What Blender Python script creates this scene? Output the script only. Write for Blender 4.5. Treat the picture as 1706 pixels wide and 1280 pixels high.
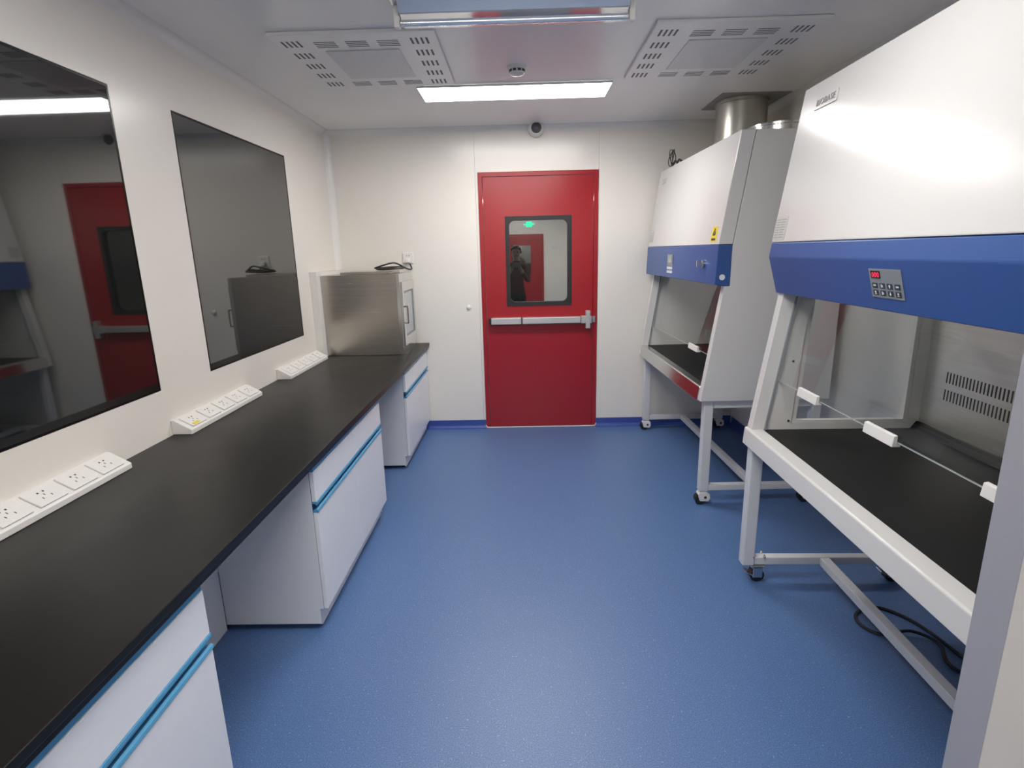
import bpy, bmesh, math, random
from mathutils import Matrix, Vector
random.seed(4)
for o in list(bpy.data.objects):
    bpy.data.objects.remove(o, do_unlink=True)
scene = bpy.context.scene
COL = scene.collection
PI = math.pi

# ------------------------------------------------------------------ camera
CAM_H = 1.5493
YAW, PITCH, ROLL, FPX = 0.0203, -0.2353, -0.0237, 918.99
def cam_axes():
    c, s = math.cos(YAW), math.sin(YAW); A = Matrix(((c, s, 0), (-s, c, 0), (0, 0, 1)))
    c, s = math.cos(PITCH), math.sin(PITCH); B = Matrix(((1, 0, 0), (0, c, s), (0, -s, c)))
    c, s = math.cos(ROLL), math.sin(ROLL); R = Matrix(((c, 0, s), (0, 1, 0), (-s, 0, c)))
    return R @ B @ A
M = cam_axes()
right, fwd, up = M[0], M[1], M[2]
cd = bpy.data.cameras.new('camera'); cam = bpy.data.objects.new('camera', cd); COL.objects.link(cam)
cd.sensor_fit = 'HORIZONTAL'; cd.sensor_width = 36; cd.lens = FPX / 1706 * 36; cd.clip_start = 0.05
mw = Matrix.Identity(4)
for i in range(3):
    mw[i][0] = right[i]; mw[i][1] = up[i]; mw[i][2] = -fwd[i]
mw[2][3] = CAM_H
cam.matrix_world = mw
scene.camera = cam

# ------------------------------------------------------------------ world, exposure
w = bpy.data.worlds.new('world'); scene.world = w; w.use_nodes = True
w.node_tree.nodes['Background'].inputs[0].default_value = (0.8, 0.85, 1, 1)
w.node_tree.nodes['Background'].inputs[1].default_value = 0.02
vs = scene.view_settings
vs.view_transform = 'Standard'; vs.look = 'None'; vs.gamma = 1; vs.use_curve_mapping = False
vs.exposure = 0.0
LAMP = 29.0          # radiance of the ceiling light panels

# ------------------------------------------------------------------ materials
def nodes(name):
    m = bpy.data.materials.new(name); m.use_nodes = True
    return m, m.node_tree, m.node_tree.nodes['Principled BSDF']
def mat(name, col, rough=0.5, metal=0.0, spec=0.5, grain=0.0, gscale=60, ior=None, bump=0.0, coat=0.0, rvar=0.0):
    m, t, b = nodes(name)
    b.inputs['Roughness'].default_value = rough
    b.inputs['Metallic'].default_value = metal
    b.inputs['Specular IOR Level'].default_value = spec
    b.inputs['Coat Weight'].default_value = coat
    if ior: b.inputs['IOR'].default_value = ior
    tc = t.nodes.new('ShaderNodeTexCoord')
    n = t.nodes.new('ShaderNodeTexNoise'); n.inputs['Scale'].default_value = gscale; n.inputs['Detail'].default_value = 3
    t.links.new(tc.outputs['Object'], n.inputs['Vector'])
    r = t.nodes.new('ShaderNodeValToRGB')
    k = max(grain, 0.008)
    r.color_ramp.elements[0].position = .3; r.color_ramp.elements[1].position = .7
    r.color_ramp.elements[0].color = (*[c * (1 - k) for c in col], 1)
    r.color_ramp.elements[1].color = (*[min(1, c * (1 + k)) for c in col], 1)
    t.links.new(n.outputs['Fac'], r.inputs['Fac']); t.links.new(r.outputs['Color'], b.inputs['Base Color'])
    if bump:
        bp = t.nodes.new('ShaderNodeBump'); bp.inputs['Strength'].default_value = bump; bp.inputs['Distance'].default_value = .002
        t.links.new(n.outputs['Fac'], bp.inputs['Height']); t.links.new(bp.outputs['Normal'], b.inputs['Normal'])
    if rvar:
        n2 = t.nodes.new('ShaderNodeTexNoise'); n2.inputs['Scale'].default_value = 5
        t.links.new(tc.outputs['Object'], n2.inputs['Vector'])
        mr = t.nodes.new('ShaderNodeMapRange'); mr.inputs['To Min'].default_value = max(.02, rough - rvar); mr.inputs['To Max'].default_value = rough + rvar
        t.links.new(n2.outputs['Fac'], mr.inputs['Value']); t.links.new(mr.outputs['Result'], b.inputs['Roughness'])
    return m
def brushed(name, col, rough, stretch):
    m, t, b = nodes(name)
    b.inputs['Metallic'].default_value = 1.0
    tc = t.nodes.new('ShaderNodeTexCoord'); mp = t.nodes.new('ShaderNodeMapping'); mp.inputs['Scale'].default_value = stretch
    n = t.nodes.new('ShaderNodeTexNoise'); n.inputs['Scale'].default_value = 1.0; n.inputs['Detail'].default_value = 4
    t.links.new(tc.outputs['Object'], mp.inputs['Vector']); t.links.new(mp.outputs['Vector'], n.inputs['Vector'])
    mr = t.nodes.new('ShaderNodeMapRange'); mr.inputs['To Min'].default_value = rough * .75; mr.inputs['To Max'].default_value = rough * 1.3
    t.links.new(n.outputs['Fac'], mr.inputs['Value']); t.links.new(mr.outputs['Result'], b.inputs['Roughness'])
    r = t.nodes.new('ShaderNodeValToRGB')
    r.color_ramp.elements[0].position = .3; r.color_ramp.elements[1].position = .7
    r.color_ramp.elements[0].color = (*[c * .94 for c in col], 1); r.color_ramp.elements[1].color = (*[c * 1.04 for c in col], 1)
    t.links.new(n.outputs['Fac'], r.inputs['Fac']); t.links.new(r.outputs['Color'], b.inputs['Base Color'])
    return m
def emit(name, col, strength):
    m = bpy.data.materials.new(name); m.use_nodes = True; t = m.node_tree; t.nodes.clear()
    e = t.nodes.new('ShaderNodeEmission'); e.inputs[0].default_value = (*col, 1); e.inputs[1].default_value = strength
    o = t.nodes.new('ShaderNodeOutputMaterial'); t.links.new(e.outputs[0], o.inputs[0]); return m
def glass(name, tint, ior=1.5, rough=0.0):
    m = bpy.data.materials.new(name); m.use_nodes = True; t = m.node_tree; t.nodes.clear()
    tr = t.nodes.new('ShaderNodeBsdfTransparent'); tr.inputs[0].default_value = (*tint, 1)
    g = t.nodes.new('ShaderNodeBsdfGlossy'); g.inputs['Roughness'].default_value = rough
    f = t.nodes.new('ShaderNodeFresnel'); f.inputs[0].default_value = ior
    x = t.nodes.new('ShaderNodeMixShader'); o = t.nodes.new('ShaderNodeOutputMaterial')
    ge = t.nodes.new('ShaderNodeNewGeometry')          # only the entry face of a pane mirrors
    mu = t.nodes.new('ShaderNodeMath'); mu.operation = 'MULTIPLY'; iv = t.nodes.new('ShaderNodeMath'); iv.operation = 'SUBTRACT'; iv.inputs[0].default_value = 1
    t.links.new(ge.outputs['Backfacing'], iv.inputs[1]); t.links.new(f.outputs[0], mu.inputs[0]); t.links.new(iv.outputs[0], mu.inputs[1])
    t.links.new(mu.outputs[0], x.inputs[0]); t.links.new(tr.outputs[0], x.inputs[1]); t.links.new(g.outputs[0], x.inputs[2])
    t.links.new(x.outputs[0], o.inputs[0]); return m
def floor_mat():
    m, t, b = nodes('blue_speckled_vinyl')
    b.inputs['Roughness'].default_value = .45
    b.inputs['Specular IOR Level'].default_value = .95
    tc = t.nodes.new('ShaderNodeTexCoord')
    def noise(s, d=2):
        n = t.nodes.new('ShaderNodeTexNoise'); n.inputs['Scale'].default_value = s; n.inputs['Detail'].default_value = d
        t.links.new(tc.outputs['Object'], n.inputs['Vector']); return n
    def ramp(n, a, ca, b_, cb):
        r = t.nodes.new('ShaderNodeValToRGB'); r.color_ramp.elements[0].position = a; r.color_ramp.elements[1].position = b_
        r.color_ramp.elements[0].color = (*ca, 1); r.color_ramp.elements[1].color = (*cb, 1)
        t.links.new(n.outputs['Fac'], r.inputs['Fac']); return r
    base = ramp(noise(230, 2), .36, (0.046, 0.112, 0.285), .64, (0.100, 0.195, 0.40))
    dark = ramp(noise(210, 1), .69, (0, 0, 0), .73, (1, 1, 1))
    lite = ramp(noise(140, 1), .68, (0, 0, 0), .74, (1, 1, 1))
    m1 = t.nodes.new('ShaderNodeMixRGB'); m1.inputs[2].default_value = (0.03, 0.06, 0.17, 1)
    t.links.new(dark.outputs['Color'], m1.inputs[0]); t.links.new(base.outputs['Color'], m1.inputs[1])
    m2 = t.nodes.new('ShaderNodeMixRGB'); m2.inputs[2].default_value = (0.22, 0.34, 0.55, 1)
    t.links.new(lite.outputs['Color'], m2.inputs[0]); t.links.new(m1.outputs['Color'], m2.inputs[1])
    t.links.new(m2.outputs['Color'], b.inputs['Base Color'])
    n = noise(120, 2); bp = t.nodes.new('ShaderNodeBump'); bp.inputs['Strength'].default_value = .12; bp.inputs['Distance'].default_value = .002
    t.links.new(n.outputs['Fac'], bp.inputs['Height']); t.links.new(bp.outputs['Normal'], b.inputs['Normal'])
    return m

WALL = mat('wall_panel_white', (.82, .782, .725), .25, gscale=3, grain=.01)
CEIL = mat('ceiling_panel_grey_white', (.88, .87, .86), .28, gscale=3, grain=.01, spec=.5)
TRIM = mat('aluminium_white_cove', (.82, .81, .79), .25)
FLOOR = floor_mat()
SKIRT = mat('blue_vinyl_cove', (.045, .085, .34), .4, grain=.1, gscale=90)
BLACKTOP = mat('black_epoxy_top', (.010, .0095, .009), .37, spec=.28, rvar=.04, grain=.1)
MATTEBLACK = mat('matte_black_work_surface', (.013, .013, .013), .5, spec=.25)
CABW = mat('white_cabinet_laminate', (.88, .88, .905), .32)
CABSIDE = mat('cabinet_body_grey_white', (.76, .765, .79), .4)
BLUEPVC = mat('blue_pvc_pull', (.09, .33, .55), .3)
BLUEDK = mat('blue_pvc_recess', (.03, .09, .26), .45)
STEEL = brushed('brushed_stainless', (.50, .47, .43), .24, (2, 2, 160))
STEELV = brushed('brushed_stainless_interior', (.80, .80, .77), .42, (2, 2, 120))
STEELG = mat('polished_steel', (.70, .70, .68), .16, metal=1)
DUCTM = mat('galvanised_duct', (.50, .49, .44), .34, metal=1, rvar=.08)
MIRROR = mat('mirror_aluminium', (.80, .83, .85), .10, metal=.5)
RED = mat('red_painted_steel', (.34, .012, .020), .19, grain=.02)
REDDK = mat('red_door_joint', (.16, .008, .01), .5)
BLACK = mat('black_rubber', (.015, .015, .016), .45)
CABLE = mat('black_cable_jacket', (.018, .018, .018), .42)
ALU = mat('satin_aluminium', (.62, .61, .60), .34, metal=.6)
EDGE = mat('ground_glass_edge', (.40, .43, .42), .3)
GLASS = glass('clear_glass', (.95, .97, .96), 1.5)
DOORGLASS = glass('door_glass', (.93, .95, .94), 1.45)
SASHGLASS = glass('sash_glass', (.97, .98, .975), 1.5)
DARKGLASS = mat('dark_tinted_window_glass', (.010, .011, .010), .03, ior=2.15)
WINBORDER = mat('black_window_border', (.004, .004, .004), .25, spec=.3)
PLASTIC = mat('white_plastic', (.78, .76, .73), .35)
BSCW = mat('white_powder_coat', (.68, .668, .655), .18, spec=.38, bump=.05, gscale=400)
BSCSIDE = BSCW
BSCBLUE = mat('blue_powder_coat', (.033, .092, .30), .34, bump=.05, gscale=400)
FRAMEW = mat('white_frame_tube', (.66, .66, .67), .33)
GREYPANEL = mat('grey_membrane', (.23, .25, .27), .4)
DISPLAY = mat('black_display', (.01, .008, .01), .2)
REDLED = emit('red_led_digits', (1, .05, .12), 1.3)
GREENSIGN = emit('green_exit_sign', (.02, .75, .38), 1.6)
KEYDARK = mat('dark_membrane_key', (.03, .045, .06), .4)
KEYWHITE = mat('white_key', (.75, .77, .78), .4)
YELLOW = mat('yellow_sticker', (.80, .62, .03), .45)
INK = mat('black_ink', (.03, .03, .03), .6)
GREYINK = mat('grey_ink', (.30, .30, .29), .6)
PAPER = mat('grey_white_label', (.52, .52, .50), .5)
LIGHTPANEL = emit('light_diffuser', (1.0, .975, .94), LAMP)
SLOT = mat('dark_slot', (.05, .05, .05), .7)
VSLOT = mat('grey_air_slot', (.17, .17, .17), .7)
PERF = mat('perforated_grey_panel', (.74, .735, .73), .4, grain=.12, gscale=300)
DARKPLATE = mat('dark_grey_plate', (.26, .26, .25), .5)
TUBE = mat('quartz_tube', (.80, .82, .84), .08, metal=.75)
SKIN = mat('skin', (.42, .25, .18), .5)
HAIR = mat('black_hair', (.012, .010, .009), .6)
MAROON = mat('maroon_cloth', (.10, .012, .016), .8, grain=.2)
TROUSER = mat('dark_cloth', (.02, .02, .024), .8)
SHOE = mat('dark_shoe', (.02, .02, .02), .5)

# ------------------------------------------------------------------ mesh helpers
def B(): return bmesh.new()
def box(bm, x0, x1, y0, y1, z0, z1, bev=0.0, seg=2):
    r = bmesh.ops.create_cube(bm, size=1)
    vs_ = r['verts']
    for v in vs_:
        v.co = Vector(((x0 + x1) / 2 + v.co.x * (x1 - x0), (y0 + y1) / 2 + v.co.y * (y1 - y0), (z0 + z1) / 2 + v.co.z * (z1 - z0)))
    if bev > 0:
        es = list({e for v in vs_ for e in v.link_edges})
        bmesh.ops.bevel(bm, geom=es, offset=bev, segments=seg, affect='EDGES', profile=.5)
    return bm
def prism(bm, pts, axis, a0, a1, bev=0.0):
    """2-D polygon extruded along an axis. 'y': pts are (x,z); 'x': (y,z); 'z': (x,y)."""
    def P(p, a):
        return {'y': (p[0], a, p[1]), 'x': (a, p[0], p[1]), 'z': (p[0], p[1], a)}[axis]
    v0 = [bm.verts.new(P(p, a0)) for p in pts]; v1 = [bm.verts.new(P(p, a1)) for p in pts]
    n = len(pts); fs = [bm.faces.new(v0), bm.faces.new(v1[::-1])]
    for i in range(n):
        fs.append(bm.faces.new((v0[i], v1[i], v1[(i + 1) % n], v0[(i + 1) % n])))
    bmesh.ops.recalc_face_normals(bm, faces=fs)
    if bev > 0:
        es = list({e for f in fs for e in f.edges})
        bmesh.ops.bevel(bm, geom=es, offset=bev, segments=2, affect='EDGES', profile=.5)
    return bm
def frame_prism(bm, outer, inner, axis, a0, a1):
    """ring between two loops with the same number of points, extruded"""
    def P(p, a):
        return {'y': (p[0], a, p[1]), 'x': (a, p[0], p[1]), 'z': (p[0], p[1], a)}[axis]
    n = len(outer); fs = []
    A = [[bm.verts.new(P(p, a)) for p in L] for L in (outer, inner) for a in (a0, a1)]
    o0, o1, i0, i1 = A
    for k in range(n):
        j = (k + 1) % n
        fs += [bm.faces.new((o0[k], o0[j], i0[j], i0[k])), bm.faces.new((o1[k], i1[k], i1[j], o1[j])),
               bm.faces.new((o0[k], o1[k], o1[j], o0[j])), bm.faces.new((i0[k], i0[j], i1[j], i1[k]))]
    bmesh.ops.recalc_face_normals(bm, faces=fs)
    return bm
def cyl(bm, c, r, h, axis='z', seg=24, r2=None, caps=True):
    rot = {'z': Matrix.Identity(4), 'x': Matrix.Rotation(PI / 2, 4, 'Y'), 'y': Matrix.Rotation(-PI / 2, 4, 'X')}[axis]
    bmesh.ops.create_cone(bm, cap_ends=caps, cap_tris=False, segments=seg, radius1=r, radius2=r if r2 is None else r2, depth=h,
                          matrix=Matrix.Translation(c) @ rot)
    return bm
def lathe(bm, prof, c, axis='z', seg=28):
    """prof: list of (radius, height)"""
    rings = []
    for r, h in prof:
        ring = []
        for i in range(seg):
            a = 2 * PI * i / seg; p = (max(r, 1e-5) * math.cos(a), max(r, 1e-5) * math.sin(a), h)
            if axis == 'x': p = (p[2], p[0], p[1])
            if axis == 'y': p = (p[1], p[2], p[0])
            ring.append(bm.verts.new(Vector(c) + Vector(p)))
        rings.append(ring)
    fs = []
    for a, b in zip(rings, rings[1:]):
        for i in range(seg):
            fs.append(bm.faces.new((a[i], a[(i + 1) % seg], b[(i + 1) % seg], b[i])))
    fs.append(bm.faces.new(rings[0])); fs.append(bm.faces.new(rings[-1]))
    bmesh.ops.recalc_face_normals(bm, faces=fs)
    return bm
def tube(bm, pts, r, seg=8, closed=False):
    pts = [Vector(p) for p in pts]; n = len(pts); rings = []
    prev = None
    for i, p in enumerate(pts):
        if closed: d = pts[(i + 1) % n] - pts[i - 1]
        else: d = pts[min(i + 1, n - 1)] - pts[max(i - 1, 0)]
        d.normalize()
        if prev is None:
            a = Vector((0, 0, 1)) if abs(d.z) < .9 else Vector((1, 0, 0)); u = d.cross(a).normalized()
        else:
            u = (prev - d * prev.dot(d)).normalized()
        prev = u; v = d.cross(u)
        rings.append([bm.verts.new(p + r * (math.cos(2 * PI * k / seg) * u + math.sin(2 * PI * k / seg) * v)) for k in range(seg)])
    fs = []
    m = n if closed else n - 1
    for i in range(m):
        a, b = rings[i], rings[(i + 1) % n]
        for k in range(seg):
            fs.append(bm.faces.new((a[k], a[(k + 1) % seg], b[(k + 1) % seg], b[k])))
    if not closed:
        fs.append(bm.faces.new(rings[0])); fs.append(bm.faces.new(rings[-1]))
    bmesh.ops.recalc_face_normals(bm, faces=fs)
    return bm
def smooth_path(ctrl, n=8):
    c = [Vector(p) for p in ctrl]; out = []
    for i in range(len(c) - 1):
        p0, p1, p2, p3 = c[max(i - 1, 0)], c[i], c[i + 1], c[min(i + 2, len(c) - 1)]
        for k in range(n):
            t = k / n
            out.append(.5 * ((2 * p1) + (p2 - p0) * t + (2 * p0 - 5 * p1 + 4 * p2 - p3) * t * t + (3 * p1 - p0 - 3 * p2 + p3) * t ** 3))
    out.append(c[-1]); return out
def rrect(x0, x1, z0, z1, r, n=6):
    """rounded rectangle loop, 4*n points, starting bottom-left"""
    pts = []
    for cx, cz, a0 in ((x0 + r, z0 + r, PI), (x1 - r, z0 + r, 1.5 * PI), (x1 - r, z1 - r, 0), (x0 + r, z1 - r, .5 * PI)):
        for i in range(n):
            a = a0 + (PI / 2) * i / (n - 1); pts.append((cx + r * math.cos(a), cz + r * math.sin(a)))
    return pts
def text_bm(body, size, depth, mtx):
    cu = bpy.data.curves.new('t', 'FONT'); cu.body = body; cu.size = size; cu.extrude = depth; cu.align_x = 'CENTER'; cu.align_y = 'CENTER'
    cu.resolution_u = 3; cu.space_character = 1.12
    o = bpy.data.objects.new('t', cu); COL.objects.link(o)
    me = bpy.data.meshes.new_from_object(o)
    bpy.data.objects.remove(o, do_unlink=True); bpy.data.curves.remove(cu)
    bm = bmesh.new(); bm.from_mesh(me); bpy.data.meshes.remove(me)
    bm.transform(mtx); return bm
def merge(bm, other):
    me = bpy.data.meshes.new('tmp'); other.to_mesh(me); other.free(); bm.from_mesh(me); bpy.data.meshes.remove(me); return bm

def obj(name, bm, m, parent=None, origin=(0, 0, 0), smooth=False):
    if origin != (0, 0, 0): bm.transform(Matrix.Translation(-Vector(origin)))
    me = bpy.data.meshes.new(name); bm.to_mesh(me); bm.free()
    for mm in (m if isinstance(m, (list, tuple)) else [m]): me.materials.append(mm)
    if smooth:
        for p in me.polygons: p.use_smooth = True
        me.set_sharp_from_angle(angle=math.radians(40))
    o = bpy.data.objects.new(name, me); COL.objects.link(o)
    if parent is not None: o.parent = parent
    return o
class Thing:
    """An Empty at the thing's base; parts are given in world coordinates (origin shifted) or local ones (local=True)."""
    def __init__(s, name, loc, label=None, cat=None, group=None, rz=0, kind=None, local=False):
        s.o = bpy.data.objects.new(name, None); s.o.empty_display_size = .1; COL.objects.link(s.o)
        s.o.location = loc; s.o.rotation_euler = (0, 0, rz); s.loc = (0, 0, 0) if local else tuple(loc)
        if label: s.o['label'] = label
        if cat: s.o['category'] = cat
        if group: s.o['group'] = group
        if kind: s.o['kind'] = kind
    def part(s, name, bm, m, parent=None, smooth=False, label=None, kind=None):
        p = obj(name, bm, m, parent or s.o, s.loc, smooth)
        if label: p['label'] = label
        if kind: p['kind'] = kind
        return p
def struct(name, bm, m, label=None, smooth=False):
    o = obj(name, bm, m, None, (0, 0, 0), smooth); o['kind'] = 'structure'
    if label: o['label'] = label
    return o
def single(name, bm, m, loc, label, cat, group=None, smooth=False):
    o = obj(name, bm, m, None, loc, smooth); o.location = loc
    o['label'] = label; o['category'] = cat
    if group: o['group'] = group
    return o

# ------------------------------------------------------------------ room
XL, XR, YB, YF, H = -1.566, 1.86, 4.782, -1.7, 2.5316
T = .05
struct('floor', box(B(), XL - T, XR + T, YF - T, YB + T, -.05, 0), FLOOR, 'blue speckled vinyl floor')
struct('ceiling', box(B(), XL - T, XR + T, YF - T, YB + T, H, H + .05), CEIL, 'grey white panel ceiling')
struct('wall_right', box(B(), XR, XR + T, YF, YB + T, 0, H), WALL, 'white panel wall behind the safety cabinets')
struct('wall_front', box(B(), XL, XR, YF - T, YF, 0, H), WALL, 'white wall behind the viewer')
# windows in the left wall
WZ0, WZ1 = .999, 2.208
WINS = [(1.065, 2.294), (2.685, 3.914)]
bm = B()
box(bm, XL - T, XL, YF, YB, 0, WZ0); box(bm, XL - T, XL, YF, YB, WZ1, H)
ys = [YF] + [v for w_ in WINS for v in w_] + [YB]
for i in range(0, len(ys), 2): box(bm, XL - T, XL, ys[i], ys[i + 1], WZ0, WZ1)
struct('wall_left', bm, WALL, 'white panel wall with two flush dark windows')
for i, (a, b) in enumerate(WINS):
    t = Thing('window_%d' % (i + 1), (XL, (a + b) / 2, WZ0), ['dark flush window reflecting the ceiling light and red door', 'dark flush window reflecting the steel pass box'][i], kind='structure')
    g = .0015; bw = .010
    frame_b = frame_prism(B(), [(a + g, WZ0 + g), (b - g, WZ0 + g), (b - g, WZ1 - g), (a + g, WZ1 - g)],
                          [(a + bw, WZ0 + bw), (b - bw, WZ0 + bw), (b - bw, WZ1 - bw), (a + bw, WZ1 - bw)], 'x', XL - .04, XL)
    t.part('window_border', frame_b, WINBORDER, label='black glass border')
    t.part('window_pane', box(B(), XL - .016, XL - .001, a + bw, b - bw, WZ0 + bw, WZ1 - bw), DARKGLASS, label='dark reflective glass pane')
# back wall: three panels around the door opening
DX0, DX1, DZ = -.338, .6486, 2.184
t = Thing('wall_back', (0, YB, 0), 'white panel wall around the red door', kind='structure')
t.part('panel', box(B(), XL, -.3605, YB, YB + T, 0, H), WALL)
bm = box(B(), -.359, DX1 + .003, YB, YB + T, DZ + .002, H); box(bm, -.359, DX0 - .002, YB, YB + T, 0, DZ + .002); t.part('panel', bm, WALL)
t.part('panel', box(B(), DX1 + .0045, XR, YB, YB + T, 0, H), WALL)
# skirting: vinyl turned up the walls
def skirt_prof(x, s, hgt=.075):
    pts = [(x, 0), (x, hgt), (x + s * .004, hgt)]
    for i in range(6):
        a = PI / 2 * i / 5; pts.append((x + s * (.004 + .03 * (1 - math.cos(a))), .03 * (1 - math.sin(a)) + .0015))
    pts.append((x + s * .034, 0)); return pts
bm = prism(B(), skirt_prof(YB, -1), 'x', XL, DX0 - .002); prism(bm, skirt_prof(YB, -1), 'x', DX1 + .002, XR - .001)
struct('baseboard_back', bm, SKIRT, 'blue vinyl skirting turned up the back wall')
struct('baseboard_right', prism(B(), skirt_prof(XR, -1), 'y', .8, YB - .036), SKIRT, 'blue vinyl skirting along the right wall')
# coves
def cove(R=.045, n=7):
    pts = [(0, 0)]
    for i in range(n):
        a = PI / 2 * i / (n - 1); pts.append((R - R * math.sin(a), R - R * math.cos(a)))
    return pts
cp = cove()
struct('trim_1', prism(B(), [(XL + p[0], H - p[1]) for p in cp], 'y', YF, YB - .001), TRIM, 'white cove along the ceiling edge above the windows', True)
struct('trim_2', prism(B(), [(YB - p[0], H - p[1]) for p in cp], 'x', XL + .001, XR - .001), TRIM, 'white cove along the ceiling edge above the door', True)
struct('trim_3', prism(B(), [(XL + p[0], YB - p[1]) for p in cp], 'z', .8, H - .001), TRIM, 'white vertical corner cove by the pass box', True)
struct('trim_4', prism(B(), [(XR - p[0], H - p[1]) for p in cp], 'y', YF, YB - .001), TRIM, 'white cove along the right ceiling edge', True)
# short partition wall beside the near cabinet
bm = box(B(), .7245, XR - .001, .734, .793, 0, H - .001, .002)
wp = struct('wall_partition', bm, mat('partition_panel', (.70, .67, .63), .35), 'white partition wall end beside the safety cabinet')
end_strip = obj('end_shade', box(B(), .722, .724, .7325, .795, 0.001, H - .002, .0008), mat('grey_end_shade', (.36, .36, .40), .35), wp); end_strip['label'] = 'grey strip painting shade on the wall end'  # added strip; its darker grey stands in for shade on this end face

# ------------------------------------------------------------------ door
YD = YB
d = Thing('door_1', (.155, YD, 0), 'red steel door with window and push bar', kind='structure')
bm = B()
FW = .034
frame_ = [(DX0, .0), (DX0, DZ), (DX1, DZ), (DX1, .0), (DX1 - FW, .0), (DX1 - FW, DZ - FW), (DX0 + FW, DZ - FW), (DX0 + FW, .0)]
prism(bm, frame_, 'y', YD - .008, YD + .05, .002)
d.part('door_frame', bm, RED)
LX0, LX1, LZ0, LZ1 = DX0 + FW + .004, DX1 - FW - .004, .012, DZ - FW - .004
GX0, GX1, GZ0, GZ1 = -.124, .43, 1.094, 1.835
bm = frame_prism(B(), [(LX0, LZ0), (LX1, LZ0), (LX1, LZ1), (LX0, LZ1)], [(GX0 + .01, GZ0 + .01), (GX1 - .01, GZ0 + .01), (GX1 - .01, GZ1 - .01), (GX0 + .01, GZ1 - .01)], 'y', YD - .006, YD + .044)
leaf = d.part('door_leaf', bm, RED)
d.part('door_joint', box(B(), DX0 + .02, DX1 - .02, YD + .046, YD + .049, .003, LZ0) , REDDK)
inner = rrect(GX0 + .033, GX1 - .033, GZ0 + .033, GZ1 - .033, .045)
def outer_match(n=6):
    c = [(GX0, GZ0), (GX1, GZ0), (GX1, GZ1), (GX0, GZ1)]
    return [c[i // n] for i in range(4 * n)]
bm = frame_prism(B(), outer_match(), inner, 'y', YD - .012, YD + .046)
bmesh.ops.remove_doubles(bm, verts=bm.verts, dist=1e-6)
gk = d.part('window_gasket', bm, BLACK, leaf, label='black rubber window surround')
d.part('window_pane', box(B(), GX0 + .012, GX1 - .012, YD + .004, YD + .010, GZ0 + .012, GZ1 - .012), DOORGLASS, leaf, label='clear vision pane')
# white weld bead around the foot of the frame
bead = [(DX0 - .004, YD - .012, .03), (DX0 + .006, YD - .012, .008), (DX0 + .03, YD - .012, .005), (DX1 - .03, YD - .012, .005), (DX1 - .006, YD - .012, .008), (DX1 + .004, YD - .012, .03)]
d.part('sealant_bead', tube(B(), bead, .005, 6), PLASTIC, label='white sealant line at the door foot')
# panic bar
bz = .970; yb = YD - .006
bm = box(B(), -.268, .50, yb - .018, yb, bz - .018, bz + .018, .003)
bar = d.part('push_bar', bm, ALU, label='silver push bar')
d.part('bar_housing', box(B(), -.262, -.003, yb - .055, yb - .004, bz - .027, bz + .027, .004), ALU, bar)
d.part('push_pad', box(B(), .006, .505, yb - .058, yb - .012, bz - .027, bz + .027, .005), ALU, bar)
d.part('end_cap', box(B(), -.282, -.262, yb - .050, yb, bz - .025, bz + .025, .004), BLACK, bar)
d.part('bar_joint', box(B(), -.003, .006, yb - .05, yb - .004, bz - .026, bz + .026), BLACK, bar)
d.part('latch_case', box(B(), .508, .60, yb - .050, yb, bz - .032, bz + .032, .004), ALU, bar)
d.part('latch_plate', box(B(), .548, .588, yb - .056, yb - .002, bz - .075, bz + .075, .004), ALU, bar)
d.part('strike', box(B(), .606, .632, yb - .024, yb - .0021, bz - .028, bz + .028, .003), STEELG, bar)

# ------------------------------------------------------------------ ceiling fittings
def light_panel(y0, y1, label):
    t = Thing('ceiling_light', (-.018, (y0 + y1) / 2, H - .02), label, 'ceiling light', 'flat ceiling light panels')
    x0, x1 = -.605, .570
    t.part('frame', frame_prism(B(), [(x0, y0), (x1, y0), (x1, y1), (x0, y1)], [(x0 + .004, y0 + .004), (x1 - .004, y0 + .004), (x1 - .004, y1 - .004), (x0 + .004, y1 - .004)], 'z', H - .014, H - .0005), PLASTIC)
    t.part('diffuser', box(B(), x0 + .004, x1 - .004, y0 + .004, y1 - .004, H - .0138, H - .006), LIGHTPANEL, label='bright white diffuser')
light_panel(3.630, 3.944, 'lit flat ceiling light panel above the red door end')
light_panel(1.38, 1.698, 'lit flat ceiling light panel above the near counter')
light_panel(-1.35, -1.032, 'lit flat ceiling light panel behind the partition wall')

def vent(x0, x1, y0, y1, label, flip):
    t = Thing('ceiling_vent', ((x0 + x1) / 2, (y0 + y1) / 2, H - .016), label, 'vent', 'square ceiling air diffusers')
    zb = H - .016
    t.part('plate', box(B(), x0, x1, y0, y1, zb, H - .0005, .004), CEIL)
    cx0, cx1, cy0, cy1 = x0 + .20, x1 - .20, y0 + .21, y1 - .17
    t.part('centre_panel', box(B(), cx0, cx1, cy0, cy1, zb - .006, zb, .003), PERF)
    bm = B()
    s = .0006
    for k in range(5):                     # clusters of short slots down each side
        cy = y0 + .115 + k * .157
        for cx in (x0 + .075, x1 - .085):
            for q in range(4):
                xx = cx - .036 + q * .024
                box(bm, xx - .005, xx + .005, cy - .038, cy + .038, zb - s, zb + .003)
    for k in range(3):
        cx = (x0 + x1) / 2 - .15 + k * .148
        for cy in (y0 + .13, y1 - .065):
            for q in range(4):
                yy = cy - .03 + q * .021
                box(bm, cx - .05, cx + .05, yy - .004, yy + .004, zb - s, zb + .003)
    t.part('slots', bm, VSLOT, kind='stuff', label='clusters of dark air slots')
vent(-1.125, -.365, 2.75, 3.56, 'square ceiling air diffuser with slot clusters above the counter side', 0)
vent(.625, 1.40, 2.75, 3.56, 'square ceiling air diffuser with slot clusters above the safety cabinets', 1)

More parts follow.
